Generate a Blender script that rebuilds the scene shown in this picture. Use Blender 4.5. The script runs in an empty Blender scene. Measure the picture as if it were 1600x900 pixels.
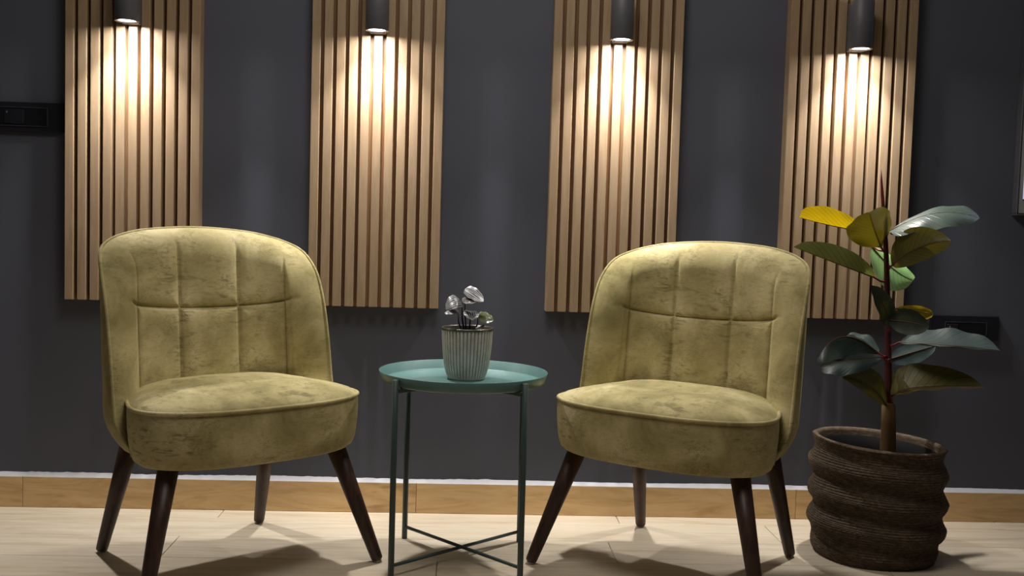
import bpy, bmesh, math, random
import numpy as np
from mathutils import Vector, Matrix

random.seed(7)
rng = np.random.default_rng(7)
scene = bpy.context.scene
COL = scene.collection

# ------------------------------------------------------------------ camera
CAM_LOC = Vector((0.0, -3.166, 0.901))
PITCH, ROLL, YAW, FPX = math.radians(3.44), math.radians(1.674), math.radians(2.739), 1600.0
fw = Vector((math.sin(YAW) * math.cos(PITCH), math.cos(YAW) * math.cos(PITCH), -math.sin(PITCH)))
rt = Vector((math.cos(YAW), -math.sin(YAW), 0))
up = rt.cross(fw)
r2 = math.cos(ROLL) * rt + math.sin(ROLL) * up
u2 = math.cos(ROLL) * up - math.sin(ROLL) * rt
cam_data = bpy.data.cameras.new('camera')
cam_data.sensor_width = 36.0
cam_data.lens = FPX * 36.0 / 1600.0
cam_data.clip_start = 0.05
cam = bpy.data.objects.new('camera', cam_data)
M = Matrix((r2, u2, -fw)).transposed().to_4x4()
M.translation = CAM_LOC
cam.matrix_world = M
COL.objects.link(cam)
scene.camera = cam

# ------------------------------------------------------------------ world, light, exposure
world = bpy.data.worlds.new('world')
scene.world = world
world.use_nodes = True
bg = world.node_tree.nodes['Background']
bg.inputs[0].default_value = (0.78, 0.86, 1.0, 1)
bg.inputs[1].default_value = 0.020

def area(name, loc, target, size, power, color, shape='SQUARE', spread=math.pi, size_y=None):
    l = bpy.data.lights.new(name, 'AREA')
    l.shape = shape
    l.size = size
    if size_y: l.size_y = size_y
    l.energy = power
    l.color = color
    l.spread = spread
    o = bpy.data.objects.new(name, l)
    o.location = loc
    d = Vector(target) - Vector(loc)
    o.rotation_euler = d.to_track_quat('-Z', 'Y').to_euler()
    COL.objects.link(o)
    return o

# unseen ceiling light added as fill, before the seating group and above the frame
CEIL_POWER = 19.0
area('ceiling_fill', (0.02, -1.25, 2.62), (0.02, -1.25, 0), 0.75, CEIL_POWER, (1.0, 0.94, 0.84))
LAMP_POWER, LAMP_CORE = 1.6, 3.2
LAMP_UP_POWER = 2.0
LAMP_COLOR = (1.0, 0.97, 0.925)

vs = scene.view_settings
vs.view_transform = 'Standard'
vs.look = 'None'
vs.gamma = 1.0
vs.exposure = 0.0
vs.use_curve_mapping = False

# ------------------------------------------------------------------ material helpers
def lin(c):
    return tuple(((v / 255) / 12.92 if v / 255 <= 0.04045 else ((v / 255 + 0.055) / 1.055) ** 2.4) for v in c) + (1,)

class Mat:
    def __init__(self, name):
        self.m = bpy.data.materials.new(name)
        self.m.use_nodes = True
        self.nt = self.m.node_tree
        self.b = self.nt.nodes['Principled BSDF']
        self.out = self.nt.nodes['Material Output']
    def n(self, t, **kw):
        x = self.nt.nodes.new(t)
        for k, v in kw.items(): setattr(x, k, v)
        return x
    def link(self, a, b): self.nt.links.new(a, b)
    def set(self, **kw):
        for k, v in kw.items(): self.b.inputs[k.replace('_', ' ')].default_value = v
        return self
    def coord(self, out='Object', scale=(1, 1, 1), rot=(0, 0, 0)):
        tc = self.n('ShaderNodeTexCoord'); mp = self.n('ShaderNodeMapping')
        mp.inputs['Scale'].default_value = scale
        mp.inputs['Rotation'].default_value = rot
        self.link(tc.outputs[out], mp.inputs[0])
        return mp.outputs[0]
    def noise(self, vec, scale, detail=4, rough=0.55, dist=0.0):
        t = self.n('ShaderNodeTexNoise')
        t.inputs['Scale'].default_value = scale
        t.inputs['Detail'].default_value = detail
        t.inputs['Roughness'].default_value = rough
        t.inputs['Distortion'].default_value = dist
        if vec is not None: self.link(vec, t.inputs['Vector'])
        return t.outputs['Fac']
    def ramp(self, fac, stops, interp='LINEAR'):
        r = self.n('ShaderNodeValToRGB')
        r.color_ramp.interpolation = interp
        while len(r.color_ramp.elements) < len(stops): r.color_ramp.elements.new(0.5)
        for e, (p, c) in zip(r.color_ramp.elements, stops):
            e.position = p; e.color = c if len(c) == 4 else tuple(c) + (1,)
        self.link(fac, r.inputs[0])
        return r.outputs[0]
    def mix(self, fac, a, b, mode='MIX'):
        x = self.n('ShaderNodeMix', data_type='RGBA', blend_type=mode)
        for sock, v in ((x.inputs[0], fac), (x.inputs[6], a), (x.inputs[7], b)):
            if hasattr(v, 'is_linked'): self.link(v, sock)
            else: sock.default_value = v
        return x.outputs[2]
    def math(self, op, a, b=None):
        x = self.n('ShaderNodeMath', operation=op)
        for s, v in zip(x.inputs, (a, b)):
            if v is None: continue
            if hasattr(v, 'is_linked'): self.link(v, s)
            else: s.default_value = v
        return x.outputs[0]
    def bump(self, h, strength=0.3, dist=0.002):
        x = self.n('ShaderNodeBump')
        x.inputs['Strength'].default_value = strength
        x.inputs['Distance'].default_value = dist
        self.link(h, x.inputs['Height'])
        self.link(x.outputs[0], self.b.inputs['Normal'])
    def color(self, s): self.link(s, self.b.inputs['Base Color'])

def g(v): return (v, v, v, 1)

def simple(name, rgb, rough=0.5, metal=0.0, **kw):
    m = Mat(name)
    v = m.noise(m.coord(scale=(1, 1, 1)), 40, 3)
    c = lin(rgb)
    m.color(m.mix(v, tuple(x * 0.9 for x in c[:3]) + (1,), tuple(min(1, x * 1.1) for x in c[:3]) + (1,)))
    m.set(Roughness=rough, Metallic=metal, **kw)
    return m.m

# ------------------------------------------------------------------ materials
def wall_material():
    m = Mat('dark_grey_paint')
    co = m.coord()
    n1 = m.noise(co, 1.6, 4)
    n2 = m.noise(co, 220, 2)
    m.color(m.ramp(n1, [(0.3, lin((84, 86, 98))), (0.7, lin((90, 92, 104)))]))
    m.set(Roughness=0.75)
    m.b.inputs['Specular IOR Level'].default_value = 0.2
    m.bump(n2, 0.12, 0.0006)
    return m.m

def floor_wood():
    m = Mat('pale_oak_plank')
    oi = m.n('ShaderNodeObjectInfo')
    tc = m.n('ShaderNodeTexCoord'); add = m.n('ShaderNodeVectorMath', operation='ADD')
    mul = m.n('ShaderNodeVectorMath', operation='MULTIPLY')
    mul.inputs[1].default_value = (3.1, 7.7, 2.2)
    m.link(oi.outputs['Random'], mul.inputs[0])
    m.link(tc.outputs['Object'], add.inputs[0]); m.link(mul.outputs[0], add.inputs[1])
    mp = m.n('ShaderNodeMapping'); mp.inputs['Scale'].default_value = (1.2, 14, 1)
    m.link(add.outputs[0], mp.inputs[0])
    n1 = m.noise(mp.outputs[0], 2.2, 6, 0.6, 1.2)
    n2 = m.noise(mp.outputs[0], 14, 4, 0.6, 0.4)
    c1 = m.ramp(n1, [(0.25, lin((190, 172, 146))), (0.5, lin((216, 204, 184))), (0.75, lin((228, 218, 200)))])
    c2 = m.mix(m.math('MULTIPLY', n2, 0.22), c1, lin((150, 124, 92)))
    c3 = m.mix(m.math('MULTIPLY', oi.outputs['Random'], 0.22), c2, lin((188, 164, 130)))
    m.color(c3)
    m.set(Roughness=0.42)
    m.bump(n2, 0.08, 0.0006)
    return m.m

def honey_wood():
    m = Mat('honey_oak_board')
    oi = m.n('ShaderNodeObjectInfo')
    tc = m.n('ShaderNodeTexCoord'); add = m.n('ShaderNodeVectorMath', operation='ADD')
    mul = m.n('ShaderNodeVectorMath', operation='MULTIPLY')
    mul.inputs[1].default_value = (5.0, 1.0, 3.0)
    m.link(oi.outputs['Random'], mul.inputs[0])
    m.link(tc.outputs['Object'], add.inputs[0]); m.link(mul.outputs[0], add.inputs[1])
    mp = m.n('ShaderNodeMapping'); mp.inputs['Scale'].default_value = (1.6, 1, 9)
    m.link(add.outputs[0], mp.inputs[0])
    n1 = m.noise(mp.outputs[0], 2.0, 6, 0.6, 2.4)
    mp2 = m.n('ShaderNodeMapping'); mp2.inputs['Scale'].default_value = (2.4, 1, 11)
    m.link(add.outputs[0], mp2.inputs[0])
    knots = m.noise(mp2.outputs[0], 1.3, 2, 0.5, 0.6)
    c1 = m.ramp(n1, [(0.28, lin((190, 154, 104))), (0.5, lin((216, 182, 132))), (0.75, lin((226, 196, 150)))])
    k = m.ramp(knots, [(0.66, g(0)), (0.78, g(0.7))])
    m.color(m.mix(k, c1, lin((112, 74, 40))))
    m.set(Roughness=0.45)
    m.bump(n1, 0.05, 0.0006)
    return m.m

def slat_wood(name, a, b):
    m = Mat(name)
    oi = m.n('ShaderNodeObjectInfo')
    tc = m.n('ShaderNodeTexCoord'); add = m.n('ShaderNodeVectorMath', operation='ADD')
    mul = m.n('ShaderNodeVectorMath', operation='MULTIPLY')
    mul.inputs[1].default_value = (9.0, 3.0, 13.0)
    m.link(oi.outputs['Random'], mul.inputs[0])
    m.link(tc.outputs['Object'], add.inputs[0]); m.link(mul.outputs[0], add.inputs[1])
    mp = m.n('ShaderNodeMapping'); mp.inputs['Scale'].default_value = (22, 22, 2.2)
    m.link(add.outputs[0], mp.inputs[0])
    n1 = m.noise(mp.outputs[0], 2.5, 6, 0.62, 0.8)
    c = m.ramp(n1, [(0.3, lin(a)), (0.7, lin(b))])
    c = m.mix(m.math('MULTIPLY', oi.outputs['Random'], 0.14), c, lin((150, 112, 78)))
    m.color(c)
    m.set(Roughness=0.48)
    m.bump(n1, 0.06, 0.0005)
    return m.m

def velvet():
    m = Mat('olive_velvet')
    co = m.coord()
    big = m.noise(co, 6.0, 5, 0.6, 0.6)
    c = m.ramp(big, [(0.30, lin((135, 125, 81))), (0.52, lin((178, 165, 118))), (0.72, lin((212, 199, 155)))])
    # crackled dark marks in short, mostly level strokes
    cs = m.coord(scale=(1.0, 1.0, 2.1))
    f1 = m.noise(cs, 30, 5, 0.7, 0.7)
    line = m.math('ABSOLUTE', m.math('SUBTRACT', f1, 0.5))
    crack = m.ramp(line, [(0.0, g(1)), (0.028, g(0))])
    mask = m.ramp(m.noise(co, 13.0, 4, 0.65), [(0.46, g(0)), (0.62, g(1))])
    k = m.math('MULTIPLY', crack, mask)
    c = m.mix(m.math('MULTIPLY', k, 0.62), c, lin((80, 73, 46)))
    dash = m.noise(m.coord(scale=(26, 26, 120)), 1.0, 3, 0.6, 0.3)
    patch = m.ramp(m.noise(co, 7.0, 3, 0.6), [(0.42, g(0)), (0.66, g(1))])
    dk = m.math('MULTIPLY', m.ramp(dash, [(0.54, g(0)), (0.66, g(1))]), patch)
    c = m.mix(m.math('MULTIPLY', dk, 0.62), c, lin((88, 80, 48)))
    fine = m.noise(cs, 110, 3, 0.7)
    c = m.mix(m.ramp(fine, [(0.5, g(0)), (0.75, g(0.25))]), c, lin((96, 88, 54)))
    m.color(c)
    m.set(Roughness=0.82, Sheen_Weight=0.35, Sheen_Roughness=0.45, Sheen_Tint=lin((214, 204, 160)))
    m.b.inputs['Specular IOR Level'].default_value = 0.2
    m.bump(fine, 0.12, 0.0008)
    return m.m

def dark_leg_wood():
    m = Mat('dark_walnut')
    n1 = m.noise(m.coord(scale=(30, 30, 3)), 2.5, 5, 0.6, 0.8)
    m.color(m.ramp(n1, [(0.3, lin((40, 25, 20))), (0.7, lin((76, 48, 38)))]))
    m.set(Roughness=0.46)
    return m.m

def basket_weave():
    m = Mat('brown_seagrass')
    n1 = m.noise(m.coord(scale=(60, 60, 160)), 1.0, 4, 0.65)
    n2 = m.noise(m.coord(), 9, 3)
    c = m.ramp(n1, [(0.28, lin((50, 40, 31))), (0.5, lin((86, 70, 53))), (0.75, lin((126, 104, 80)))])
    m.color(m.mix(m.math('MULTIPLY', n2, 0.4), c, lin((66, 50, 36))))
    m.set(Roughness=0.78)
    m.bump(n1, 0.5, 0.002)
    return m.m

def leaf_material(name, top_a, top_b, under_a, under_b, trans, tw, rough=0.28):
    """glossy upper face, duller underside, light shining through the blade"""
    m = Mat(name)
    uv = m.n('ShaderNodeUVMap')
    sep = m.n('ShaderNodeSeparateXYZ'); m.link(uv.outputs[0], sep.inputs[0])
    # side veins: thin slanted lines from the midrib
    ab = m.math('ABSOLUTE', m.math('SUBTRACT', sep.outputs[0], 0.5))
    w = m.math('ADD', m.math('MULTIPLY', sep.outputs[1], 11.0), m.math('MULTIPLY', ab, -6.5))
    fr = m.math('ABSOLUTE', m.math('SUBTRACT', m.math('FRACT', w), 0.5))
    vein = m.ramp(fr, [(0.0, g(1)), (0.075, g(0))])
    n1 = m.noise(m.coord(), 14, 3)
    top = m.ramp(n1, [(0.3, lin(top_a)), (0.7, lin(top_b))])
    und = m.ramp(n1, [(0.3, lin(under_a)), (0.7, lin(under_b))])
    top = m.mix(m.math('MULTIPLY', vein, 0.55), top, lin(tuple(int(v * 0.5) for v in top_a)))
    und = m.mix(m.math('MULTIPLY', vein, 0.8), und, lin(tuple(int(v * 0.45) for v in under_a)))
    geo = m.n('ShaderNodeNewGeometry')
    c = m.mix(geo.outputs['Backfacing'], top, und)
    m.color(c)
    m.set(Roughness=rough)
    m.bump(m.math('ADD', m.math('MULTIPLY', vein, -1.0), m.math('MULTIPLY', m.noise(m.coord(), 60, 2), 0.4)), 0.35, 0.0015)
    tr = m.n('ShaderNodeBsdfTranslucent')
    m.link(m.mix(m.math('MULTIPLY', vein, 0.7), lin(trans), lin(tuple(int(v * 0.4) for v in trans))), tr.inputs[0])
    mx = m.n('ShaderNodeMixShader'); mx.inputs[0].default_value = tw
    m.link(m.b.outputs[0], mx.inputs[1]); m.link(tr.outputs[0], mx.inputs[2])
    m.link(mx.outputs[0], m.out.inputs[0])
    return m.m

def silver_leaf():
    m = Mat('silver_veined_leaf')
    uv = m.n('ShaderNodeUVMap')
    sep = m.n('ShaderNodeSeparateXYZ'); m.link(uv.outputs[0], sep.inputs[0])
    ab = m.math('ABSOLUTE', m.math('SUBTRACT', sep.outputs[0], 0.5))
    w = m.math('MULTIPLY', ab, 7.0)
    fr = m.math('ABSOLUTE', m.math('SUBTRACT', m.math('FRACT', w), 0.5))
    n1 = m.noise(m.coord(), 190, 4, 0.7)
    k = m.math('ADD', m.math('MULTIPLY', fr, 1.1), m.math('MULTIPLY', n1, 0.7))
    geo = m.n('ShaderNodeNewGeometry')
    top = m.ramp(k, [(0.5, lin((30, 32, 34))), (0.68, lin((96, 98, 100))), (0.95, lin((160, 160, 162)))])
    m.color(m.mix(geo.outputs['Backfacing'], top, lin((62, 62, 58))))
    m.set(Roughness=0.4)
    return m.m

def emission(name, rgb, s):
    m = Mat(name)
    e = m.n('ShaderNodeEmission'); e.inputs[0].default_value = rgb; e.inputs[1].default_value = s
    m.link(e.outputs[0], m.out.inputs[0])
    return m.m

def glaze():
    m = Mat('grey_reactive_glaze')
    n1 = m.noise(m.coord(), 26, 5, 0.65)
    geo = m.n('ShaderNodeNewGeometry')
    c = m.ramp(n1, [(0.3, lin((184, 176, 168))), (0.6, lin((216, 208, 200)))])
    at = m.n('ShaderNodeAttribute'); at.attribute_name = 'groove'
    m.color(m.mix(at.outputs['Fac'], c, lin((78, 73, 66))))
    m.set(Roughness=0.42)
    return m.m

M_WALL = wall_material()
M_CEIL = simple('white_ceiling_paint', (205, 203, 198), 0.8)
M_FLOOR = floor_wood()
M_GROUT = simple('dark_plank_joint', (120, 100, 76), 0.8)
M_BASE = honey_wood()
M_CAULK = simple('white_caulk', (205, 205, 212), 0.6)
M_SLAT = slat_wood('oak_slat', (146, 123, 97), (168, 144, 116))
M_BACK = slat_wood('brown_backing', (112, 78, 48), (136, 96, 62))
M_LAMP = simple('graphite_lamp_body', (84, 84, 92), 0.5, 0.0)
M_LENS = emission('lamp_lens', (1, 0.97, 0.93, 1), 9.0)
M_RING = simple('grey_lens_ring', (120, 120, 128), 0.4)
M_VELVET = velvet()
M_PIPING = M_VELVET
M_LEG = dark_leg_wood()
M_GLIDE = simple('pale_glide', (190, 184, 172), 0.5)
M_TRAY = simple('sea_green_powder_coat', (90, 124, 122), 0.36)
M_TLEG = simple('shaded_green_powder_coat', (58, 74, 73), 0.45)  # the tray's paint again, with the shade on the legs put into the colour
M_POT = glaze()
M_POTRIM = simple('dark_bronze_rim', (96, 92, 84), 0.3, 0.6)
M_SOIL = simple('dark_soil', (16, 13, 11), 0.95)
M_SOIL.node_tree.nodes['Principled BSDF'].inputs['Specular IOR Level'].default_value = 0.1
M_STEMB = simple('black_stem', (26, 22, 22), 0.5)
M_SILVER = silver_leaf()
M_SGREEN = leaf_material('small_green_leaf', (62, 70, 38), (96, 104, 62), (70, 76, 40), (90, 96, 56), (110, 130, 40), 0.2)
M_BASKET = basket_weave()
M_LINER = simple('black_liner', (4, 4, 4), 0.75)
M_LINER.node_tree.nodes['Principled BSDF'].inputs['Specular IOR Level'].default_value = 0.15
M_TRUNK = simple('brown_trunk', (112, 84, 48), 0.7)
M_STEM = simple('red_brown_stem', (74, 26, 26), 0.45)
M_SPROUT = simple('red_sprout', (128, 34, 40), 0.4)
LEAFM = {
    'dark': leaf_material('dark_rubber_leaf', (44, 58, 54), (56, 70, 66), (46, 56, 52), (58, 68, 62), (120, 120, 20), 0.05, 0.48),
    'silver': leaf_material('dark_rubber_leaf_painted_sheen', (70, 86, 78), (88, 104, 94), (84, 86, 40), (100, 100, 46), (120, 120, 20), 0.10, 0.38),  # dark leaf with its reflected sheen painted in as a lighter top colour
    'olive': leaf_material('olive_rubber_leaf', (58, 72, 48), (72, 84, 54), (78, 74, 30), (92, 86, 34), (140, 124, 14), 0.14, 0.5),
    'green': leaf_material('mid_green_rubber_leaf', (84, 100, 70), (100, 114, 80), (110, 118, 72), (124, 130, 82), (130, 140, 60), 0.3, 0.4),
    'yellow': leaf_material('yellow_rubber_leaf', (150, 140, 30), (170, 156, 34), (176, 150, 20), (188, 160, 24), (205, 172, 10), 0.35, 0.45),
    'pale': leaf_material('pale_green_rubber_leaf', (160, 200, 156), (176, 214, 170), (150, 190, 140), (160, 200, 150), (180, 235, 150), 0.35, 0.35),
}
M_VEIN = simple('dark_red_midrib', (92, 60, 30), 0.5)
M_PLATE = simple('black_switch_plastic', (30, 30, 38), 0.35)
M_PLATE2 = simple('black_switch_insert', (24, 24, 28), 0.3)
M_PLATE_EDGE = simple('grey_plate_edge', (58, 58, 66), 0.45)
M_HOLE = simple('socket_hole', (6, 6, 8), 0.6)
M_FRAME = simple('dark_grey_frame', (76, 76, 82), 0.5)
M_BEZEL = simple('grey_border', (176, 178, 180), 0.5)
M_PANE = emission('lit_pane', (0.50, 0.55, 0.82, 1), 1.0)

# ------------------------------------------------------------------ object helpers
def link(name, me, mat=None, parent=None, smooth=False):
    o = bpy.data.objects.new(name, me)
    COL.objects.link(o)
    if mat is not None and not me.materials: me.materials.append(mat)
    if smooth:
        me.polygons.foreach_set('use_smooth', [True] * len(me.polygons))
    if parent is not None: o.parent = parent
    return o

def bm_obj(name, bm, mat, parent=None, smooth=False, recalc=True):
    if recalc: bmesh.ops.recalc_face_normals(bm, faces=bm.faces[:])
    me = bpy.data.meshes.new(name)
    bm.to_mesh(me); bm.free()
    return link(name, me, mat, parent, smooth)

def thing(name, label, cat, loc=(0, 0, 0), rz=0.0, group=None):
    o = bpy.data.objects.new(name, None)
    o.empty_display_size = 0.1
    o.location = loc; o.rotation_euler = (0, 0, rz)
    COL.objects.link(o)
    o['label'] = label; o['category'] = cat
    if group: o['group'] = group
    return o

def structure(o):
    o['kind'] = 'structure'
    return o

def add_box(bm, x0, x1, y0, y1, z0, z1, bevel=0.0, seg=1):
    vs_ = [bm.verts.new(p) for p in ((x0, y0, z0), (x1, y0, z0), (x1, y1, z0), (x0, y1, z0), (x0, y0, z1), (x1, y0, z1), (x1, y1, z1), (x0, y1, z1))]
    fs = [bm.faces.new([vs_[i] for i in f]) for f in ((0, 3, 2, 1), (4, 5, 6, 7), (0, 1, 5, 4), (1, 2, 6, 5), (2, 3, 7, 6), (3, 0, 4, 7))]
    if bevel > 0:
        es = list({e for f in fs for e in f.edges})
        bmesh.ops.bevel(bm, geom=es, offset=bevel, segments=seg, affect='EDGES', profile=0.5)

def box(name, x0, x1, y0, y1, z0, z1, mat, parent=None, bevel=0.0, seg=1):
    bm = bmesh.new(); add_box(bm, x0, x1, y0, y1, z0, z1, bevel, seg)
    return bm_obj(name, bm, mat, parent)

def lathe(bm, prof, n=48, cx=0, cy=0, fn=None):
    rings = []
    for r, z in prof:
        if r < 1e-6: rings.append([bm.verts.new((cx, cy, z))])
        else: rings.append([bm.verts.new((cx + r * math.cos(2 * math.pi * k / n), cy + r * math.sin(2 * math.pi * k / n), z)) for k in range(n)])
    for a, b in zip(rings, rings[1:]):
        for k in range(n):
            j = (k + 1) % n
            if len(a) == 1 and len(b) == 1: continue
            if len(a) == 1: bm.faces.new((a[0], b[k], b[j]))
            elif len(b) == 1: bm.faces.new((a[k], b[0], a[j]))
            else: bm.faces.new((a[k], b[k], b[j], a[j]))

def tube(bm, pts, rad, n=8, closed=False, caps=True):
    pts = [Vector(p) for p in pts]
    m = len(pts)
    rads = [float(v) for v in rad] if hasattr(rad, '__len__') else [float(rad)] * m
    rings = []
    ref = None
    for i, p in enumerate(pts):
        if closed: t = (pts[(i + 1) % m] - pts[i - 1])
        else: t = (pts[min(i + 1, m - 1)] - pts[max(i - 1, 0)])
        t = t.normalized() if t.length > 1e-9 else Vector((0, 0, 1))
        if ref is None:
            ref = Vector((1, 0, 0)) if abs(t.x) < 0.8 else Vector((0, 1, 0))
        a = (ref - t * ref.dot(t)).normalized()
        ref = a
        b = t.cross(a)
        rings.append([bm.verts.new(p + rads[i] * (math.cos(2 * math.pi * k / n) * a + math.sin(2 * math.pi * k / n) * b)) for k in range(n)])
    pairs = list(zip(rings, rings[1:])) + ([(rings[-1], rings[0])] if closed else [])
    for a, b in pairs:
        for k in range(n):
            j = (k + 1) % n
            bm.faces.new((a[k], a[j], b[j], b[k]))
    if caps and not closed:
        bm.faces.new(list(reversed(rings[0]))); bm.faces.new(rings[-1])

def grid_mesh(name, V, F):
    me = bpy.data.meshes.new(name)
    me.from_pydata([tuple(map(float, v)) for v in V], [], F)
    me.update()
    return me

# ------------------------------------------------------------------ setting
WX0, WX1 = -3.2, 3.4
structure(box('wall_back', WX0, WX1, 0.0, 0.12, -0.02, 2.72, M_WALL))
structure(box('ceiling', WX0, WX1, -4.6, 0.12, 2.72, 2.80, M_CEIL))
floor = structure(box('floor', WX0, WX1, -4.6, 0.0, -0.06, -0.006, M_GROUT))
# floor planks, staggered rows running along the wall
PW, PL = 0.186, 1.22
row_joint = {0: 0.50, 1: -0.27, 2: 0.437, 3: -0.05}
bm = bmesh.new(); add_box(bm, -PL / 2 + 0.0009, PL / 2 - 0.0009, -PW / 2 + 0.0009, PW / 2 - 0.0009, -0.006, 0.0, 0.0012)
bmesh.ops.recalc_face_normals(bm, faces=bm.faces[:])
plank_me = bpy.data.meshes.new('plank'); bm.to_mesh(plank_me); bm.free(); plank_me.materials.append(M_FLOOR)
for r in range(20):
    yc = -0.089 - PW / 2 - (r - 1) * PW
    j = row_joint.get(r, random.uniform(0, PL))
    x = j - PL * 3
    while x < WX1:
        if x + PL > -2.6 and x < 2.9 and yc > -3.6:
            if r == 0:
                o = box('plank', -PL / 2 + 0.0009, PL / 2 - 0.0009, -PW / 2 + 0.0009, PW / 2 - 0.0999, -0.006, 0.0, M_FLOOR, floor, 0.0012)
            else:
                o = link('plank', plank_me, None, floor)
            o.location = (x + PL / 2, yc, 0)
        x += PL

# baseboard of oak boards with butt joints, and the white caulk line above it
HB = 0.0946
bb = structure(box('baseboard_back', WX0, WX1, -0.006, -0.0005, 0.001, HB - 0.002, M_GROUT))
bx = -1.329 - 1.2 * 1
while bx < 2.9:
    o = box('board', 0.0006, 1.1994, -0.012, -0.005, 0.0008, HB, M_BASE, bb, 0.0008)
    o.location = (bx, 0, 0)
    bx += 1.2
bm = bmesh.new()
xs = np.arange(-2.4, 2.8, 0.012)
hh = 0.0105 + 0.0014 * np.sin(xs * 9.0) + 0.0022 * rng.random(len(xs)) * (xs < 0.1) + 0.0008 * rng.random(len(xs))
prev = None
for x, h in zip(xs, hh):
    ring = [bm.verts.new(p) for p in ((x, -0.0118, HB), (x, -0.010, HB + 0.0022), (x, -0.0022, HB + h), (x, -0.0004, HB + h), (x, -0.0004, HB))]
    if prev:
        for k in range(5):
            bm.faces.new((prev[k], prev[(k + 1) % 5], ring[(k + 1) % 5], ring[k]))
    else: bm.faces.new(ring)
    prev = ring
bm.faces.new(prev)
structure(bm_obj('trim_1', bm, M_CAULK))

# ------------------------------------------------------------------ slatted wall panels
PX0, PP, PWID, PZ0, PZ1 = -1.1941, 0.7239, 0.3952, 0.6437, 2.36
PT = 0.0428
SW = 0.0258
SP = (PWID - SW) / 10
bm = bmesh.new(); add_box(bm, -SW / 2, SW / 2, -PT, -0.0195, 0, PZ1 - PZ0, 0.0012)
bmesh.ops.recalc_face_normals(bm, faces=bm.faces[:])
slat_me = bpy.data.meshes.new('slat'); bm.to_mesh(slat_me); bm.free(); slat_me.materials.append(M_SLAT)
bm = bmesh.new(); add_box(bm, -SW / 2, SW / 2, -PT, -0.0005, 0, PZ1 - PZ0, 0.0012)
bmesh.ops.recalc_face_normals(bm, faces=bm.faces[:])
edge_me = bpy.data.meshes.new('edge_slat'); bm.to_mesh(edge_me); bm.free(); edge_me.materials.append(M_SLAT)
plabel = ['slatted oak wall panel above the left armchair, leftmost of four',
          'slatted oak wall panel beside the left armchair, second from left',
          'slatted oak wall panel behind the right armchair, third from left',
          'slatted oak wall panel behind the rubber plant, rightmost of four']
for i in range(4):
    t = thing('slat_panel', plabel[i], 'wall panel', (PX0 + i * PP + PWID / 2, 0, PZ0), 0, 'slatted wood wall panels')
    box('backing_board', -PWID / 2 + SW, PWID / 2 - SW, -0.019, -0.0005, 0.0005, PZ1 - PZ0 - 0.001, M_BACK, t)
    for k in range(11):
        o = link('slat', edge_me if k in (0, 10) else slat_me, None, t)
        o.location = (-PWID / 2 + SW / 2 + k * SP, 0, 0)

# ------------------------------------------------------------------ wall lamps
LR, LZ0, LZ1, LY = 0.034, 1.463, 1.609, -0.099
llabel = ['graphite cylinder wall lamp on the leftmost slatted panel',
          'graphite cylinder wall lamp on the second slatted panel from left',
          'graphite cylinder wall lamp on the third slatted panel from left',
          'graphite cylinder wall lamp on the slatted panel above the rubber plant']
for i in range(4):
    t = thing('wall_lamp', llabel[i], 'lamp', (PX0 + i * PP + PWID / 2, LY, LZ0), 0, 'cylinder wall lamps')
    H = LZ1 - LZ0
    bm = bmesh.new()
    lathe(bm, [(LR - 0.003, 0.004), (LR - 0.003, 0.0), (LR - 0.0008, 0.0), (LR, 0.001), (LR, H - 0.001), (LR - 0.0008, H), (LR - 0.003, H), (LR - 0.003, H - 0.004), (0.001, H - 0.004), (0.001, 0.004), (LR - 0.003, 0.004)], 48)
    body = bm_obj('body', bm, M_LAMP, t, True)
    body.data.polygons.foreach_set('use_smooth', [False] * len(body.data.polygons))
    for p in body.data.polygons: p.use_smooth = abs(p.normal.z) < 0.5
    box('wall_bracket', -0.024, 0.024, 0.020, -LY - PT - 0.0003, 0.0, H, M_LAMP, t, 0.001)
    for nm, z, s in (('lens', 0.003, 1), ('upper_lens', H - 0.003, -1)):
        bm = bmesh.new(); lathe(bm, [(0.0, z - s * 0.0004), (0.024, z), (0.0255, z + s * 0.001), (0.0, z + s * 0.001)], 32)
        bm_obj(nm, bm, M_LENS, t, True)
        bm = bmesh.new()
        lathe(bm, [(0.026, z + s * 0.0012), (0.026, z - s * 0.002), (0.0302, z - s * 0.0026), (0.0308, z + s * 0.0012)], 40)
        bm_obj('lens_ring', bm, M_RING, t, True)
        for power, spread in ((LAMP_POWER, 172), (LAMP_CORE, 92)) if s == 1 else ((LAMP_UP_POWER, 150),):
            al = bpy.data.lights.new('lamp_beam', 'AREA')
            al.shape = 'DISK'; al.size = 0.046
            al.energy = power
            al.color = LAMP_COLOR; al.spread = math.radians(spread)
            lo = bpy.data.objects.new('lamp_beam', al); COL.objects.link(lo)
            lo.parent = t; lo.location = (0, 0, z - s * 0.0032)
            if s == -1: lo.rotation_euler = (math.pi, 0, 0)

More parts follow.
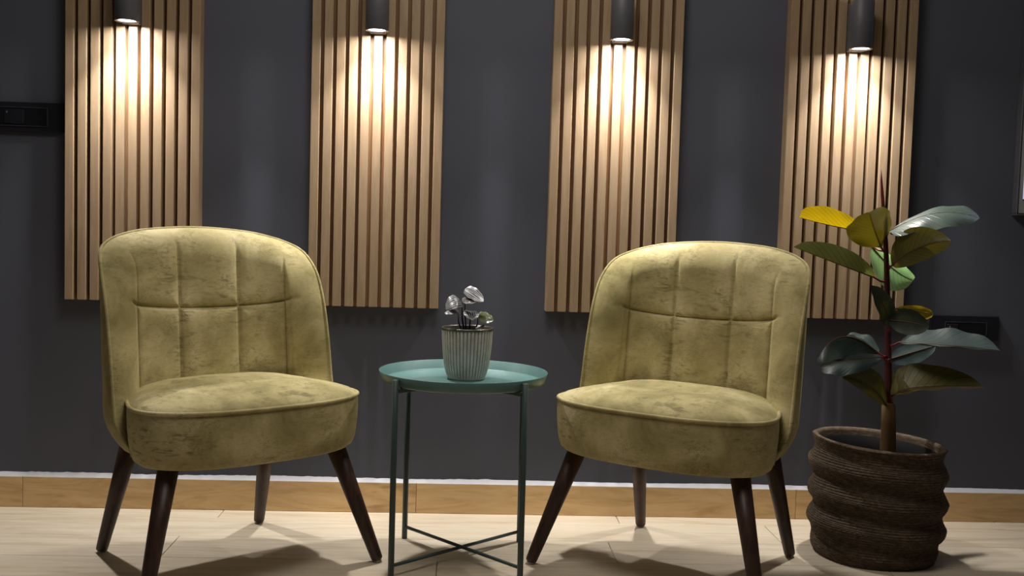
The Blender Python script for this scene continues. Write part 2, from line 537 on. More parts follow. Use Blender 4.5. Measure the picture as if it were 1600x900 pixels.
# ------------------------------------------------------------------ tub armchair
def plan_curve():
    A, B, N_, Y0 = 0.305, 0.176, 3.0, 0.052
    pts = []
    for k in range(401):
        a = math.pi / 2 - math.pi / 2 * k / 400
        pts.append((A * abs(math.cos(a)) ** (2 / N_), Y0 + B * abs(math.sin(a)) ** (2 / N_)))
    for k in range(1, 60): pts.append((A, Y0 - 0.15 * k / 59))
    P = np.array(pts)
    # smooth the resampled curve so that its normals run even
    d = np.r_[0, np.cumsum(np.hypot(*np.diff(P, axis=0).T))]
    S = np.linspace(0, d[-1], 500)
    Q = np.c_[np.interp(S, d, P[:, 0]), np.interp(S, d, P[:, 1])]
    T = np.gradient(Q, S, axis=0)
    ker = np.hanning(41); ker /= ker.sum()
    Tp = np.vstack([np.c_[T[20:0:-1, 0], -T[20:0:-1, 1]], T, np.repeat(T[-1:], 20, 0)])
    T = np.c_[np.convolve(Tp[:, 0], ker, 'valid'), np.convolve(Tp[:, 1], ker, 'valid')]
    T /= np.hypot(T[:, 0], T[:, 1])[:, None]
    return S, Q, T
PS, PQ, PTAN = plan_curve()

def plan(s):
    a = np.abs(s); sg = np.where(s < 0, -1.0, 1.0)
    x = np.interp(a, PS, PQ[:, 0]); y = np.interp(a, PS, PQ[:, 1])
    tx = np.interp(a, PS, PTAN[:, 0]); ty = np.interp(a, PS, PTAN[:, 1])
    # inward normal
    nx, ny = ty, -tx
    l = np.hypot(nx, ny)
    return x * sg, y, nx / l * sg, ny / l

def s_of(x, y):
    return float(PS[np.argmin((PQ[:, 0] - x) ** 2 + (PQ[:, 1] - y) ** 2)])

def catmull(P, n):
    P = np.array(P, float)
    d = np.r_[0, np.cumsum(np.hypot(*np.diff(P, axis=0).T))]
    E = np.vstack([2 * P[0] - P[1], P, 2 * P[-1] - P[-2]])
    out = []
    for s in np.linspace(0, d[-1], n):
        i = min(max(np.searchsorted(d, s, 'right') - 1, 0), len(P) - 2)
        t = (s - d[i]) / (d[i + 1] - d[i])
        p0, p1, p2, p3 = E[i], E[i + 1], E[i + 2], E[i + 3]
        out.append(0.5 * (2 * p1 + (p2 - p0) * t + (2 * p0 - 5 * p1 + 4 * p2 - p3) * t * t + (3 * p1 - p0 - 3 * p2 + p3) * t ** 3))
    return np.array(out)

ZB = 0.322
half = [(0.0, 0.872), (0.08, 0.869), (0.155, 0.862), (s_of(0.213, 0.207), 0.850), (s_of(0.252, 0.185), 0.836), (s_of(0.279, 0.157), 0.818),
        (s_of(0.292, 0.132), 0.794), (s_of(0.301, 0.10), 0.750), (s_of(0.305, 0.077), 0.688), (s_of(0.305, 0.062), 0.62), (s_of(0.305, 0.053), 0.555), (s_of(0.305, 0.043), 0.455),
        (s_of(0.305, 0.030), 0.39), (s_of(0.305, 0.008), 0.345), (s_of(0.305, 0.0), ZB)]
arch_r = catmull([(-0.08, 0.868)] + half, 170)
arch_r = arch_r[arch_r[:, 0] >= 0]
arch = np.vstack([arch_r[::-1], np.c_[-arch_r[1:, 0], arch_r[1:, 1]]])     # right foot, over the top, left foot

def shell_point(s, z, h):
    x, y, nx, ny = plan(s)
    X = x + nx * h; Y = y + ny * h
    tuck = np.clip((0.42 - z) / 0.10, 0, 1) ** 2 * 0.045
    X = X + nx * tuck * (h < 0.02); Y = Y + ny * tuck * (h < 0.02)
    lean = 0.095 * (z - 0.45)
    return np.stack([X, Y + lean, z], -1)

S1, S2, ZS = 0.087, s_of(0.25, 0.187), 0.662
def pad_height(s, z, d):
    R, T = 0.078, 0.083
    q = np.clip(d / R, 0, 1)
    h = T * np.sqrt(np.clip(1 - (1 - q) ** 2, 0, 1)) ** 1.05
    inner = np.clip((d - 0.02) / 0.05, 0, 1)
    zseam = ZS + 0.014 * np.clip(np.abs(s) / S2, 0, 1.3) ** 2
    dv1 = np.minimum(np.abs(s - S1), np.abs(s + S1))
    dv2 = np.minimum(np.abs(s - S2), np.abs(s + S2))
    dh = np.abs(z - zseam)
    def groove(dd): return 0.0075 * np.exp(-(dd / 0.0042) ** 2) + 0.0042 * np.exp(-(dd / 0.017) ** 2)
    amp2 = np.where(z > zseam, 0.62, 0.9)
    hole = np.maximum.reduce([groove(dv1), groove(dv2) * amp2, groove(dh) * np.where(np.abs(s) > S2, 0.75, 1.0)])
    return h - hole * inner

def make_backrest(parent):
    NA = 360
    d = np.r_[0, np.cumsum(np.hypot(*np.diff(arch, axis=0).T))]
    u = np.linspace(0, d[-1], NA)
    A = np.c_[np.interp(u, d, arch[:, 0]), np.interp(u, d, arch[:, 1])]
    nb = 90
    bot = np.c_[np.linspace(A[-1, 0], A[0, 0], nb + 2)[1:-1], np.full(nb, ZB)]
    LOOP = np.vstack([A, bot]); n = len(LOOP)
    cen = np.array([0.0, 0.57])
    dense = np.c_[np.interp(np.linspace(0, d[-1], 900), d, arch[:, 0]), np.interp(np.linspace(0, d[-1], 900), d, arch[:, 1])]
    def dist(P):
        out = np.empty(len(P))
        for i in range(0, len(P), 4000):
            q = P[i:i + 4000]
            out[i:i + 4000] = np.sqrt(((q[:, None, :] - dense[None]) ** 2).sum(-1).min(1))
        return out
    V, F = [], []
    rr = np.r_[1 - np.linspace(0, 1, 30)[:-1] ** 1.6 * 0.26, np.linspace(0.74, 0.004, 88)]
    rings = []
    for r in rr:
        P = cen + (LOOP - cen) * r
        D = dist(P) if r < 1 else np.zeros(n)
        if r == 1: D[NA:] = dist(P[NA:])
        rings.append((P, D))
    base = 0
    for P, D in rings:
        V.append(shell_point(P[:, 0], P[:, 1], np.maximum(pad_height(P[:, 0], P[:, 1], D), 0.0)))
    for r in range(len(rings) - 1):
        for k in range(n):
            j = (k + 1) % n
            F.append((r * n + k, r * n + j, (r + 1) * n + j, (r + 1) * n + k))
    F.append([(len(rings) - 1) * n + k for k in range(n)])
    # outer face
    off = len(rings) * n
    orr = [1.0] + list(np.linspace(0.95, 0.02, 22))
    for r in orr:
        P = cen + (LOOP - cen) * r
        V.append(shell_point(P[:, 0], P[:, 1], np.full(n, -0.0005 if r < 1 else 0.0)))
    for r in range(len(orr) - 1):
        for k in range(n):
            j = (k + 1) % n
            F.append((off + r * n + k, off + (r + 1) * n + k, off + (r + 1) * n + j, off + r * n + j))
    F.append([off + (len(orr) - 1) * n + k for k in reversed(range(n))])
    # bottom closing strip between the inner and the outer face
    for k in range(NA - 1, n):
        j = (k + 1) % n
        F.append((k, off + k, off + j, j))
    me = grid_mesh('backrest', np.vstack(V), F)
    o = link('backrest', me, M_VELVET, parent, True)
    # piping along the outer edge
    pts = shell_point(A[:, 0], A[:, 1], np.full(NA, 0.002))[::2]
    bm = bmesh.new(); tube(bm, pts, 0.0042, 8)
    bm_obj('piping', bm, M_PIPING, o, True)
    return o

def seat_outline():
    pts = []
    for k in range(97):
        a = math.pi + math.pi * k / 96
        c, s_ = math.cos(a), math.sin(a); n = 2.75
        pts.append((0.32 * math.copysign(abs(c) ** (2 / n), c), 0.035 + 0.252 * math.copysign(abs(s_) ** (2 / n), s_)))
    rear = catmull([(0.272, 0.036), (0.269, 0.052), (0.262, 0.066), (0.252, 0.085), (0.242, 0.11), (0.225, 0.145), (0.19, 0.175), (0.12, 0.195), (0, 0.2)], 40)
    pts += [tuple(p) for p in rear[1:]]
    pts += [(-x, y) for x, y in rear[1:-1][::-1]]
    P = np.array(pts)
    P[:, 0] *= 1 - 0.15 * np.clip((P[:, 1] + 0.13) / 0.17, 0, 1) ** 1.3 * (np.arange(len(P)) < 97)
    d = np.r_[0, np.cumsum(np.hypot(*np.diff(np.vstack([P, P[:1]]), axis=0).T))]
    u = np.linspace(0, d[-1], 201)[:-1]
    PP_ = np.vstack([P, P[:1]])
    return np.c_[np.interp(u, d, PP_[:, 0]), np.interp(u, d, PP_[:, 1])]

def make_seat(parent):
    O = seat_outline(); n = len(O)
    c = np.array([0.0, -0.005])
    prof = [(0.0, 0.313), (0.5, 0.312), (0.86, 0.311), (0.925, 0.313), (0.955, 0.320), (0.975, 0.335), (0.988, 0.36), (0.996, 0.39), (0.999, 0.415), (0.997, 0.436), (0.990, 0.4465),
            (0.982, 0.4495), (0.965, 0.4545), (0.93, 0.461), (0.86, 0.468), (0.75, 0.475), (0.6, 0.481), (0.42, 0.4855), (0.22, 0.488), (0.0, 0.489)]
    V, F = [], []
    for sc, z in prof[1:-1]:
        P = c + (O - c) * sc
        zz = np.full(n, z)
        if z > 0.4465: zz = zz + np.clip((P[:, 1] + 0.02) / 0.2, 0, 1) * 0.012 * (z - 0.4465) / 0.04
        V.append(np.c_[P, zz])
    m = len(V)
    V = np.vstack(V + [np.array([[c[0], c[1], prof[0][1]], [c[0], c[1], prof[-1][1]]])])
    for r in range(m - 1):
        for k in range(n):
            j = (k + 1) % n
            F.append((r * n + k, r * n + j, (r + 1) * n + j, (r + 1) * n + k))
    for k in range(n):
        j = (k + 1) % n
        F.append((m * n, j, k)); F.append((m * n + 1, (m - 1) * n + k, (m - 1) * n + j))
    o = link('seat', grid_mesh('seat', V, F), M_VELVET, parent, True)
    bm = bmesh.new()
    pts = [(p[0], p[1], 0.448) for p in (c + (O - c) * 0.992) if True]
    tube(bm, pts, 0.0050, 8, closed=True)
    bm_obj('piping', bm, M_PIPING, o, True)
    return o

def make_leg(parent, top, foot):
    top, foot = Vector(top), Vector(foot)
    d = (foot - top).normalized()
    end = top + d * ((top.z - 0.006) / -d.z)
    bm = bmesh.new()
    N = 24
    a = Vector((1, 0, 0)); a = (a - d * a.dot(d)).normalized(); b = d.cross(a)
    rings = []
    for t, r in ((0, 0.0255), (0.5, 0.0205), (0.97, 0.0155), (0.992, 0.0148), (1.0, 0.0125)):
        p = top.lerp(end, t)
        rings.append([bm.verts.new(p + r * (math.cos(2 * math.pi * k / N) * a + math.sin(2 * math.pi * k / N) * b)) for k in range(N)])
    for q, w in zip(rings, rings[1:]):
        for k in range(N): bm.faces.new((q[k], q[(k + 1) % N], w[(k + 1) % N], w[k]))
    bm.faces.new(rings[0]); bm.faces.new(rings[-1])
    lo = min(v.co.z for v in bm.verts)
    for v in bm.verts:
        if v.co.z < 0.0045: v.co.z = 0.0045
    o = bm_obj('leg', bm, M_LEG, parent, True)
    bm = bmesh.new(); lathe(bm, [(0.0, 0.0), (0.0095, 0.0), (0.0105, 0.001), (0.0105, 0.0065), (0.0, 0.0068)], 20, end.x, end.y)
    bm_obj('glide', bm, M_GLIDE, o, True)

def copy_tree(o, parent=None):
    c = o.copy(); COL.objects.link(c)
    if parent is not None:
        c.parent = parent; c.matrix_parent_inverse = o.matrix_parent_inverse.copy()
    for ch in list(o.children): copy_tree(ch, c)
    return c

chair = thing('tub_armchair', 'olive velvet tub armchair on dark wooden legs, left of the green tray table', 'chair', (-0.569, -0.531, 0), 0.675, 'olive velvet tub armchairs')
make_backrest(chair)
make_seat(chair)
for sx in (-1, 1):
    make_leg(chair, (sx * 0.222, -0.100, 0.325), (sx * 0.318, -0.183, 0))
    make_leg(chair, (sx * 0.195, 0.20, 0.335), (sx * 0.231, 0.320, 0))
chair2 = copy_tree(chair)
chair2.location = (0.563, -0.510, 0); chair2.rotation_euler = (0, 0, -0.617)
chair2['label'] = 'olive velvet tub armchair on dark wooden legs, between tray table and woven basket'

# ------------------------------------------------------------------ tray table
TX, TY = 0.0075, -0.441
tb = thing('tray_table', 'round sea green metal tray table on thin legs between the armchairs', 'table', (TX, TY, 0))
bm = bmesh.new()
lathe(bm, [(0.0, 0.4865), (0.19, 0.4865), (0.2130, 0.4868), (0.2150, 0.489), (0.2237, 0.5125), (0.2245, 0.5131), (0.2252, 0.5125), (0.2168, 0.4875), (0.2140, 0.485), (0.19, 0.485), (0.0, 0.485)], 96)
bm_obj('tray', bm, M_TRAY, tb, True)
th = 0.738
tops = []
for k in range(4):
    a = th + k * math.pi / 2
    ca, sa = math.cos(a), math.sin(a)
    bm = bmesh.new()
    r_top = 0.2312
    tube(bm, [(r_top * ca, r_top * sa, 0.507), (r_top * ca, r_top * sa, 0.5065), (0.2325 * ca, 0.2325 * sa, 0.0005), (0.2325 * ca, 0.2325 * sa, 0.0)], [0.0066, 0.0078, 0.0078, 0.0072], 14)
    bm_obj('leg', bm, M_TLEG, tb, True)
for k in range(2):
    a = th + k * math.pi / 2
    ca, sa = math.cos(a), math.sin(a)
    bm = bmesh.new()
    tube(bm, [(-0.226 * ca, -0.226 * sa, 0.03 + k * 0.0045), (0.226 * ca, 0.226 * sa, 0.03 + k * 0.0045)], 0.0045, 10)
    bm_obj('cross_brace', bm, M_TLEG, tb, True)
    bm = bmesh.new()
    n = Vector((-sa, ca, 0))
    add_box(bm, -0.222, 0.222, -0.007, 0.007, 0.4725 - k * 0.0002, 0.4845 - k * 0.0002, 0.001)
    bmesh.ops.rotate(bm, verts=bm.verts, cent=(0, 0, 0), matrix=Matrix.Rotation(a, 3, 'Z'))
    bm_obj('tray_support', bm, M_TLEG, tb)

# ------------------------------------------------------------------ small fluted pot with a silver-leaved plant
PXc, PYc, PZb = 0.0145, -0.412, 0.4868
pot = thing('fluted_planter', 'grey fluted planter with a small silver leaved plant on the tray table', 'plant', (PXc, PYc, PZb))
V, F, GR = [], [], []
NF, NP = 42, 42 * 8
prof = [(0.0, 0.0), (0.048, 0.0), (0.0508, 0.002), (0.0570, 0.020), (0.0618, 0.042), (0.0655, 0.075), (0.0680, 0.110), (0.069, 0.134)]
dens = []
for (r0, z0), (r1, z1) in zip(prof, prof[1:]):
    for t in np.linspace(0, 1, 5)[:-1]: dens.append((r0 + (r1 - r0) * t, z0 + (z1 - z0) * t))
dens.append(prof[-1])
dens = [d_ for d_ in dens if d_[0] > 0]
for r, z in dens:
    fade = min(1, max(0, (z - 0.002) / 0.01))
    for k in range(NP):
        a = 2 * math.pi * k / NP
        c = abs(math.cos(a * NF / 2)) ** 0.55
        gr = (1 - c)
        rr_ = r - 0.0032 * gr * fade
        V.append((rr_ * math.cos(a), rr_ * math.sin(a), z)); GR.append(min(1, gr * gr * 1.5) * fade)
for i in range(len(dens) - 1):
    for k in range(NP):
        j = (k + 1) % NP
        F.append((i * NP + k, i * NP + j, (i + 1) * NP + j, (i + 1) * NP + k))
F.append([k for k in reversed(range(NP))])
me = grid_mesh('pot', V, F)
at = me.attributes.new('groove', 'FLOAT', 'POINT')
at.data.foreach_set('value', GR)
potb = link('pot', me, M_POT, pot, True)
bm = bmesh.new()
lathe(bm, [(0.0688, 0.132), (0.0700, 0.1345), (0.0702, 0.1375), (0.0688, 0.1395), (0.0660, 0.1395), (0.0645, 0.137), (0.062, 0.115)], 72)
bm_obj('rim', bm, M_POTRIM, pot, True)
bm = bmesh.new()
lathe(bm, [(0.0, 0.1185), (0.03, 0.119), (0.0622, 0.1165), (0.0622, 0.112), (0.0, 0.112)], 40)
bm_obj('soil', bm, M_SOIL, pot, True)

def leaf_blade(name, B, Mi, T, Sa, Sb, mat, parent, origin, nu=15, nv=25, peak=0.45, power=0.62, rib=None, wave=0.0, thick=0.0):
    """leaf through its base, midpoint, tip and the two side points at mid length"""
    o3 = np.array(origin)
    B, Mi, T, Sa, Sb = (np.array(p) - o3 for p in (B, Mi, T, Sa, Sb))
    ctrl = 2 * Mi - 0.5 * (B + T)
    wa, wb = Sa - Mi, Sb - Mi
    V, UV, F = [], [], []
    for j in range(nv):
        t = j / (nv - 1)
        p = (1 - t) ** 2 * B + 2 * t * (1 - t) * ctrl + t * t * T
        tt = t ** (math.log(0.5) / math.log(peak))
        w = max(0.0, math.sin(math.pi * tt)) ** power
        if t > 0.93: w *= 0.55 + 0.45 * (1 - t) / 0.07
        w = max(w, 0.012)
        for i in range(nu):
            u = -1 + 2 * i / (nu - 1)
            side = wb if u > 0 else wa
            au = abs(u)
            nrm = np.cross(T - B, side); nrm /= (np.linalg.norm(nrm) + 1e-9)
            curl = math.sin(math.pi * au) * 0.07 * np.linalg.norm(side)
            wv = wave * math.sin(t * 19 + (0 if u > 0 else 1.7)) * au * au * np.linalg.norm(side)
            V.append(p + side * w * au + nrm * (curl * w + wv) * (1 if u > 0 else -1))
            UV.append(((u + 1) / 2, t))
    for j in range(nv - 1):
        for i in range(nu - 1):
            F.append((j * nu + i, j * nu + i + 1, (j + 1) * nu + i + 1, (j + 1) * nu + i))
    me = grid_mesh(name, V, F)
    uvl = me.uv_layers.new(name='UVMap')
    for lp in me.loops: uvl.data[lp.index].uv = UV[lp.vertex_index]
    ns = np.array([p.normal for p in me.polygons])
    if ns[:, 2].mean() < 0:
        me.flip_normals()
    o = link(name, me, mat, parent, True)
    if rib is not None:
        bm = bmesh.new()
        pts = []
        for t in np.linspace(0, 0.97, 12):
            pts.append((1 - t) ** 2 * B + 2 * t * (1 - t) * ctrl + t * t * T)
        tube(bm, pts, [rib[1] * (1 - 0.75 * t) for t in np.linspace(0, 1, 12)], 6)
        bm_obj('midrib', bm, rib[0], o, True)
    return o

SMALL = [
    ('silver', (-0.002, -0.41, 0.69), (-0.024, -0.43, 0.696), (-0.045, -0.44, 0.674), (-0.033, -0.405, 0.711), (-0.016, -0.45, 0.679)),
    ('silver', (-0.011, -0.41, 0.667), (-0.03, -0.44, 0.673), (-0.047, -0.46, 0.667), (-0.03, -0.42, 0.676), (-0.028, -0.46, 0.664)),
    ('silver', (0.006, -0.39, 0.729), (0.03, -0.42, 0.719), (0.056, -0.44, 0.699), (0.039, -0.4, 0.73), (0.018, -0.45, 0.707)),
    ('silver', (-0.002, -0.41, 0.702), (0.015, -0.44, 0.705), (0.037, -0.45, 0.701), (0.015, -0.42, 0.708), (0.014, -0.46, 0.693)),
    ('silver', (0.021, -0.41, 0.67), (0.025, -0.45, 0.663), (0.027, -0.47, 0.65), (0.001, -0.44, 0.667), (0.045, -0.44, 0.664)),
    ('green', (0.042, -0.41, 0.66), (0.063, -0.43, 0.659), (0.084, -0.43, 0.649), (0.065, -0.4, 0.667), (0.059, -0.45, 0.643)),
    ('silver', (0.036, -0.43, 0.624), (0.048, -0.43, 0.629), (0.06, -0.43, 0.635), (0.046, -0.42, 0.632), (0.051, -0.44, 0.625)),
]
pot_o = (PXc, PYc, PZb)
for kind, B, Mi, T, Sa, Sb in SMALL:
    leaf_blade('leaf', B, Mi, T, Sa, Sb, M_SILVER if kind == 'silver' else M_SGREEN, pot, pot_o, 13, 19, 0.42, 0.45, None, 0.03)
    b = np.array(B) - np.array(pot_o)
    root = np.array([b[0] * 0.45 + 0.001, b[1] * 0.4, 0.117])
    midp = (b + root) / 2 + np.array([b[0] * 0.25, 0, 0.004])
    if b[2] > 0.145:
        bm = bmesh.new()
        tube(bm, [root, midp, b], [0.0021, 0.0018, 0.0013], 8)
        bm_obj('stem', bm, M_STEMB, pot, True)

# ------------------------------------------------------------------ woven basket with a rubber plant
BX, BY = 1.189, -0.345
bk = thing('woven_basket', 'wavy brown woven seagrass basket on the floor, right of the armchairs', 'basket', (BX, BY, 0))
ROWS, NA2 = 56, 320
HT = 0.326
V, F = [], []
zs = np.linspace(0, HT, ROWS * 5 + 1)
ang = np.linspace(0, 2 * math.pi, NA2, endpoint=False)
def wall_r(z):
    q = z / HT
    return 0.1745 - 0.008 * np.cos(2 * math.pi * (z - 0.010) / 0.081 + math.pi) * 1.0 - 0.022 * np.exp(-(z / 0.028) ** 2) + 0.001 * q - 0.004 * np.clip((q - 0.93) / 0.07, 0, 1)
for iz, z in enumerate(zs):
    row = min(int(z / HT * ROWS), ROWS - 1)
    ph = z / HT * ROWS - row
    coil = abs(math.sin(math.pi * ph)) ** 0.7
    r = wall_r(z) + 0.0026 * coil + 0.0020 * np.sin(ang * 80 + row * 2.4 + ph * 2.6) * coil
    r = r + 0.004 * np.sin(ang * 2 + 1.0 + z * 9) + 0.002 * np.sin(ang * 5 + z * 25)
    x = r * np.cos(ang); y = r * np.sin(ang)
    zz = z - 0.009 * (x / 0.19) * min(1, z / 0.07) + 0.0018 * np.sin(ang * 3 + row)
    zz = np.maximum(zz, 0.0)
    V.append(np.c_[x, y, zz])
nz = len(zs)
# turn over the rim and go down the inside
for z, dr in ((HT + 0.003, 0.005), (HT + 0.0015, 0.011), (HT - 0.006, 0.013), (0.26, 0.015), (0.20, 0.017)):
    r = wall_r(min(z, HT)) - dr + 0.004 * np.sin(ang * 2 + 1.0 + z * 9)
    x = r * np.cos(ang); y = r * np.sin(ang)
    V.append(np.c_[x, y, z - 0.009 * (x / 0.19)])
tot = len(V)
V = np.vstack(V)
for i in range(tot - 1):
    for k in range(NA2):
        j = (k + 1) % NA2
        F.append((i * NA2 + k, i * NA2 + j, (i + 1) * NA2 + j, (i + 1) * NA2 + k))
F.append([k for k in reversed(range(NA2))])
link('wall', grid_mesh('basket_wall', V, F), M_BASKET, bk, True).name = 'woven_wall'
bm = bmesh.new()
lathe(bm, [(0.148, 0.19), (0.151, 0.25), (0.1535, 0.309), (0.1520, 0.309), (0.149, 0.25), (0.146, 0.19)], 64)
for v in bm.verts: v.co.z -= 0.009 * v.co.x / 0.19
bm_obj('liner', bm, M_LINER, bk, True)

plant = thing('rubber_plant', 'tall rubber plant with glossy dark and yellow leaves in the woven basket', 'plant', (1.222, BY, 0.235))
po = (1.222, BY, 0.235)
bm = bmesh.new()
lathe(bm, [(0.0, 0.004), (0.06, 0.006), (0.125, 0.001), (0.125, -0.02), (0.0, -0.02)], 40, -0.033, -0.015)
for v in bm.verts: v.co.z += 0.004 * math.sin(v.co.x * 60) * math.sin(v.co.y * 47)
bm_obj('soil', bm, M_SOIL, plant, True)
def rel(pts): return [tuple(np.array(p) - np.array(po)) for p in pts]
bm = bmesh.new()
tube(bm, rel([(1.2235, -0.33, 0.225), (1.2225, -0.33, 0.30), (1.221, -0.33, 0.37), (1.218, -0.33, 0.425), (1.217, -0.33, 0.435)]), [0.023, 0.0215, 0.020, 0.0185, 0.010], 16)
bm_obj('trunk', bm, M_TRUNK, plant, True)
bm = bmesh.new()
tube(bm, rel([(1.219, -0.33, 0.42), (1.213, -0.33, 0.5), (1.209, -0.33, 0.57), (1.201, -0.33, 0.68), (1.195, -0.33, 0.776), (1.186, -0.33, 0.884), (1.174, -0.33, 0.985)]), [0.0125, 0.0105, 0.009, 0.0085, 0.008, 0.0065, 0.0048], 12)
bm_obj('stem', bm, M_STEM, plant, True)
bm = bmesh.new()
tube(bm, rel([(1.174, -0.33, 0.98), (1.168, -0.332, 1.02), (1.163, -0.333, 1.06), (1.161, -0.334, 1.09)]), [0.0052, 0.0046, 0.0030, 0.0005], 10)
bm_obj('sprout', bm, M_SPROUT, plant, True)
RUBBER = [
    ('yellow', (1.133, -0.31, 0.915), (1.033, -0.31, 0.93), (0.945, -0.3, 0.951), (1.012, -0.33, 0.982), (1.053, -0.25, 0.94)),
    ('olive', (1.174, -0.33, 0.871), (1.128, -0.39, 0.919), (1.082, -0.46, 0.966), (1.039, -0.42, 0.906), (1.173, -0.38, 0.968)),
    ('silver', (1.193, -0.33, 0.917), (1.311, -0.36, 0.972), (1.432, -0.37, 0.96), (1.273, -0.43, 0.925), (1.372, -0.29, 0.995)),
    ('olive', (1.201, -0.34, 0.822), (1.233, -0.43, 0.875), (1.291, -0.5, 0.897), (1.219, -0.4, 0.927), (1.252, -0.44, 0.843)),
    ('green', (1.154, -0.34, 0.787), (1.029, -0.36, 0.827), (0.913, -0.36, 0.867), (1.047, -0.36, 0.872), (1.067, -0.28, 0.836)),
    ('pale', (1.162, -0.29, 0.874), (1.237, -0.27, 0.811), (1.302, -0.26, 0.779), (1.267, -0.27, 0.823), (1.207, -0.29, 0.758)),
    ('dark', (1.201, -0.35, 0.646), (1.173, -0.38, 0.702), (1.115, -0.42, 0.769), (1.145, -0.4, 0.694), (1.197, -0.38, 0.72)),
    ('dark', (1.192, -0.36, 0.67), (1.228, -0.41, 0.67), (1.268, -0.45, 0.663), (1.22, -0.425, 0.708), (1.224, -0.415, 0.635)),
    ('yellow', (1.234, -0.31, 0.699), (1.307, -0.28, 0.69), (1.366, -0.26, 0.682), (1.32, -0.27, 0.706), (1.308, -0.29, 0.668)),
    ('dark', (1.172, -0.35, 0.575), (1.044, -0.42, 0.626), (0.963, -0.45, 0.565), (1.014, -0.47, 0.569), (1.118, -0.32, 0.628)),
    ('dark', (1.178, -0.37, 0.566), (1.057, -0.45, 0.567), (0.955, -0.5, 0.556), (1.067, -0.42, 0.579), (1.018, -0.52, 0.534)),
    ('dark', (1.226, -0.36, 0.608), (1.349, -0.42, 0.609), (1.487, -0.42, 0.598), (1.396, -0.32, 0.646), (1.313, -0.48, 0.612)),
    ('dark', (1.202, -0.35, 0.557), (1.3, -0.28, 0.571), (1.388, -0.24, 0.588), (1.295, -0.26, 0.592), (1.306, -0.3, 0.542)),
    ('olive', (1.215, -0.35, 0.454), (1.273, -0.42, 0.49), (1.429, -0.46, 0.503), (1.271, -0.36, 0.549), (1.322, -0.34, 0.471)),
    ('olive', (1.207, -0.34, 0.424), (1.134, -0.4, 0.487), (1.038, -0.45, 0.521), (1.152, -0.38, 0.531), (1.086, -0.43, 0.487)),
]
stem_z = [(0.42, 1.219), (0.57, 1.209), (0.68, 1.201), (0.776, 1.195), (0.884, 1.186), (0.985, 1.174)]
for kind, B, Mi, T, Sa, Sb in RUBBER:
    leaf_blade('leaf', B, Mi, T, Sa, Sb, LEAFM[kind], plant, po, 17, 31, 0.48, 0.55, (M_VEIN, 0.0022), 0.03)
    sz = B[2] - 0.012
    sx = np.interp(sz, [a for a, b in stem_z], [b for a, b in stem_z])
    bm = bmesh.new()
    b = np.array(B); s0 = np.array([sx, -0.33, sz])
    m_ = (b + s0) / 2 + np.array([0, 0, -0.004])
    tube(bm, rel([s0, m_, b, b + (np.array(Mi) - b) * 0.12]), [0.0036, 0.003, 0.0026, 0.0018], 8)
    bm_obj('petiole', bm, M_SPROUT, plant, True)

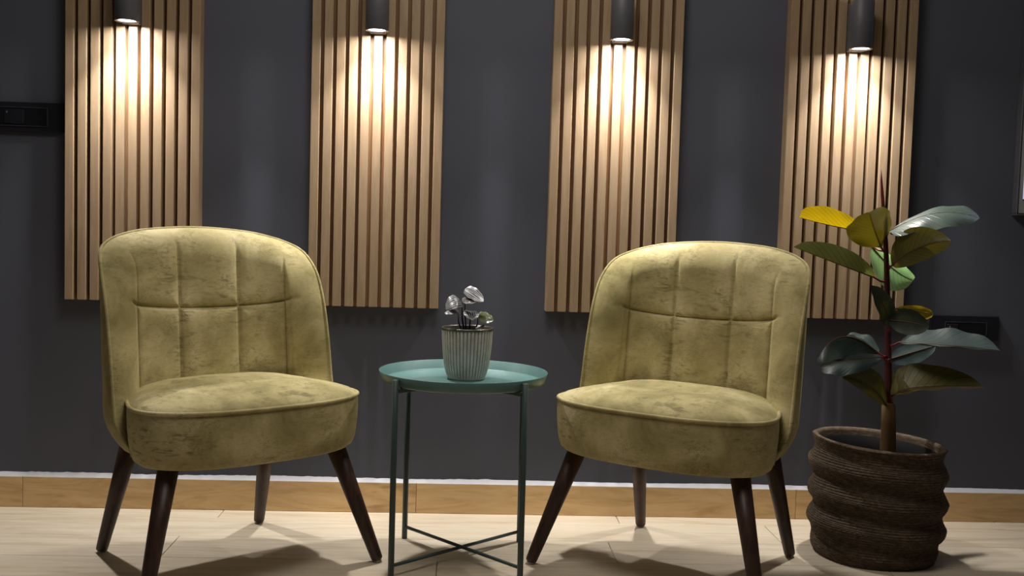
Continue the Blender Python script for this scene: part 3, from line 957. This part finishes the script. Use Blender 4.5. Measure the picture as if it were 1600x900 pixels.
# ------------------------------------------------------------------ wall plates and the framed panel
def plate(label, x0, x1, z0, z1, inset, holes, group=None):
    t = thing('switch_plate', label, 'switch', ((x0 + x1) / 2, 0, (z0 + z1) / 2), 0, group)
    w, h = (x1 - x0) / 2, (z1 - z0) / 2
    box('plate', -w, w, -0.011, -0.0004, -h, h, M_PLATE, t, 0.002, 2)
    a0, a1, b0, b1 = inset
    cx, cz = (x0 + x1) / 2, (z0 + z1) / 2
    a0 -= cx; a1 -= cx; b0 -= cz; b1 -= cz
    e = 0.0022
    bm = bmesh.new()
    add_box(bm, a0 - e, a1 + e, -0.0128, -0.0108, b1, b1 + e); add_box(bm, a0 - e, a1 + e, -0.0128, -0.0108, b0 - e, b0)
    add_box(bm, a0 - e, a0, -0.0128, -0.0108, b0, b1); add_box(bm, a1, a1 + e, -0.0128, -0.0108, b0, b1)
    bm_obj('insert_frame', bm, M_PLATE_EDGE, t)
    n = 3
    for k in range(n):
        s0 = a0 + (a1 - a0) * k / n + 0.0006; s1 = a0 + (a1 - a0) * (k + 1) / n - 0.0006
        sw = box('module', s0, s1, -0.0122, -0.0108, b0 + 0.0006, b1 - 0.0006, M_PLATE2, t, 0.0006)
        if holes[k] == 'socket':
            for hx, hz in ((0, 0.012), (-0.0095, -0.007), (0.0095, -0.007)):
                bm = bmesh.new(); lathe(bm, [(0.0, -0.0003), (0.0034, -0.0003), (0.0034, 0.0003), (0.0, 0.0003)], 14)
                bmesh.ops.rotate(bm, verts=bm.verts, cent=(0, 0, 0), matrix=Matrix.Rotation(math.pi / 2, 3, 'X'))
                bmesh.ops.translate(bm, verts=bm.verts, vec=((s0 + s1) / 2 + hx, -0.0123, (b0 + b1) / 2 + hz))
                bm_obj('socket_hole', bm, M_HOLE, sw)
        elif holes[k] == 'rocker':
            box('rocker', s0 + 0.004, s1 - 0.004, -0.0142, -0.0118, b0 + 0.006, b1 - 0.006, M_PLATE, sw, 0.0008)
            box('indicator', s0 + 0.010, s0 + 0.0135, -0.0146, -0.0140, b1 - 0.017, b1 - 0.0115, M_RING, sw)
    return t
plate('black switch and socket plate on the wall behind the rubber plant', 1.476, 1.698, 0.5815, 0.661, (1.5255, 1.656, 0.600, 0.6395), ('rocker', 'blank', 'socket'))
plate('long black switch plate on the wall left of the slatted panels', -1.475, -1.2035, 1.141, 1.230, (-1.452, -1.258, 1.160, 1.213), ('blank', 'rocker', 'socket'))

fx0, fx1, fz0, fz1 = 1.722, 2.42, 0.981, 2.0
fr = thing('framed_panel', 'dark framed panel with grey border and pale lit pane at right edge', 'wall panel', (fx0, 0, fz0))
W_, H_ = fx1 - fx0, fz1 - fz0
bm = bmesh.new()
e = 0.006
add_box(bm, 0, W_, -0.030, -0.0004, 0, e, 0.002); add_box(bm, 0, W_, -0.030, -0.0004, H_ - e, H_, 0.002)
add_box(bm, 0, e, -0.030, -0.0004, e, H_ - e, 0.002); add_box(bm, W_ - e, W_, -0.030, -0.0004, e, H_ - e, 0.002)
bm_obj('frame', bm, M_FRAME, fr)
box('border', e + 0.002, W_ - e - 0.002, -0.0275, -0.0006, e + 0.002, H_ - e - 0.003, M_BEZEL, fr)
box('pane', e + 0.014, W_ - e - 0.014, -0.0290, -0.0272, e + 0.046, H_ - e - 0.014, M_PANE, fr)
box('pane_edge', e + 0.013, W_ - e - 0.013, -0.0295, -0.0273, e + 0.0425, e + 0.0455, M_HOLE, fr)
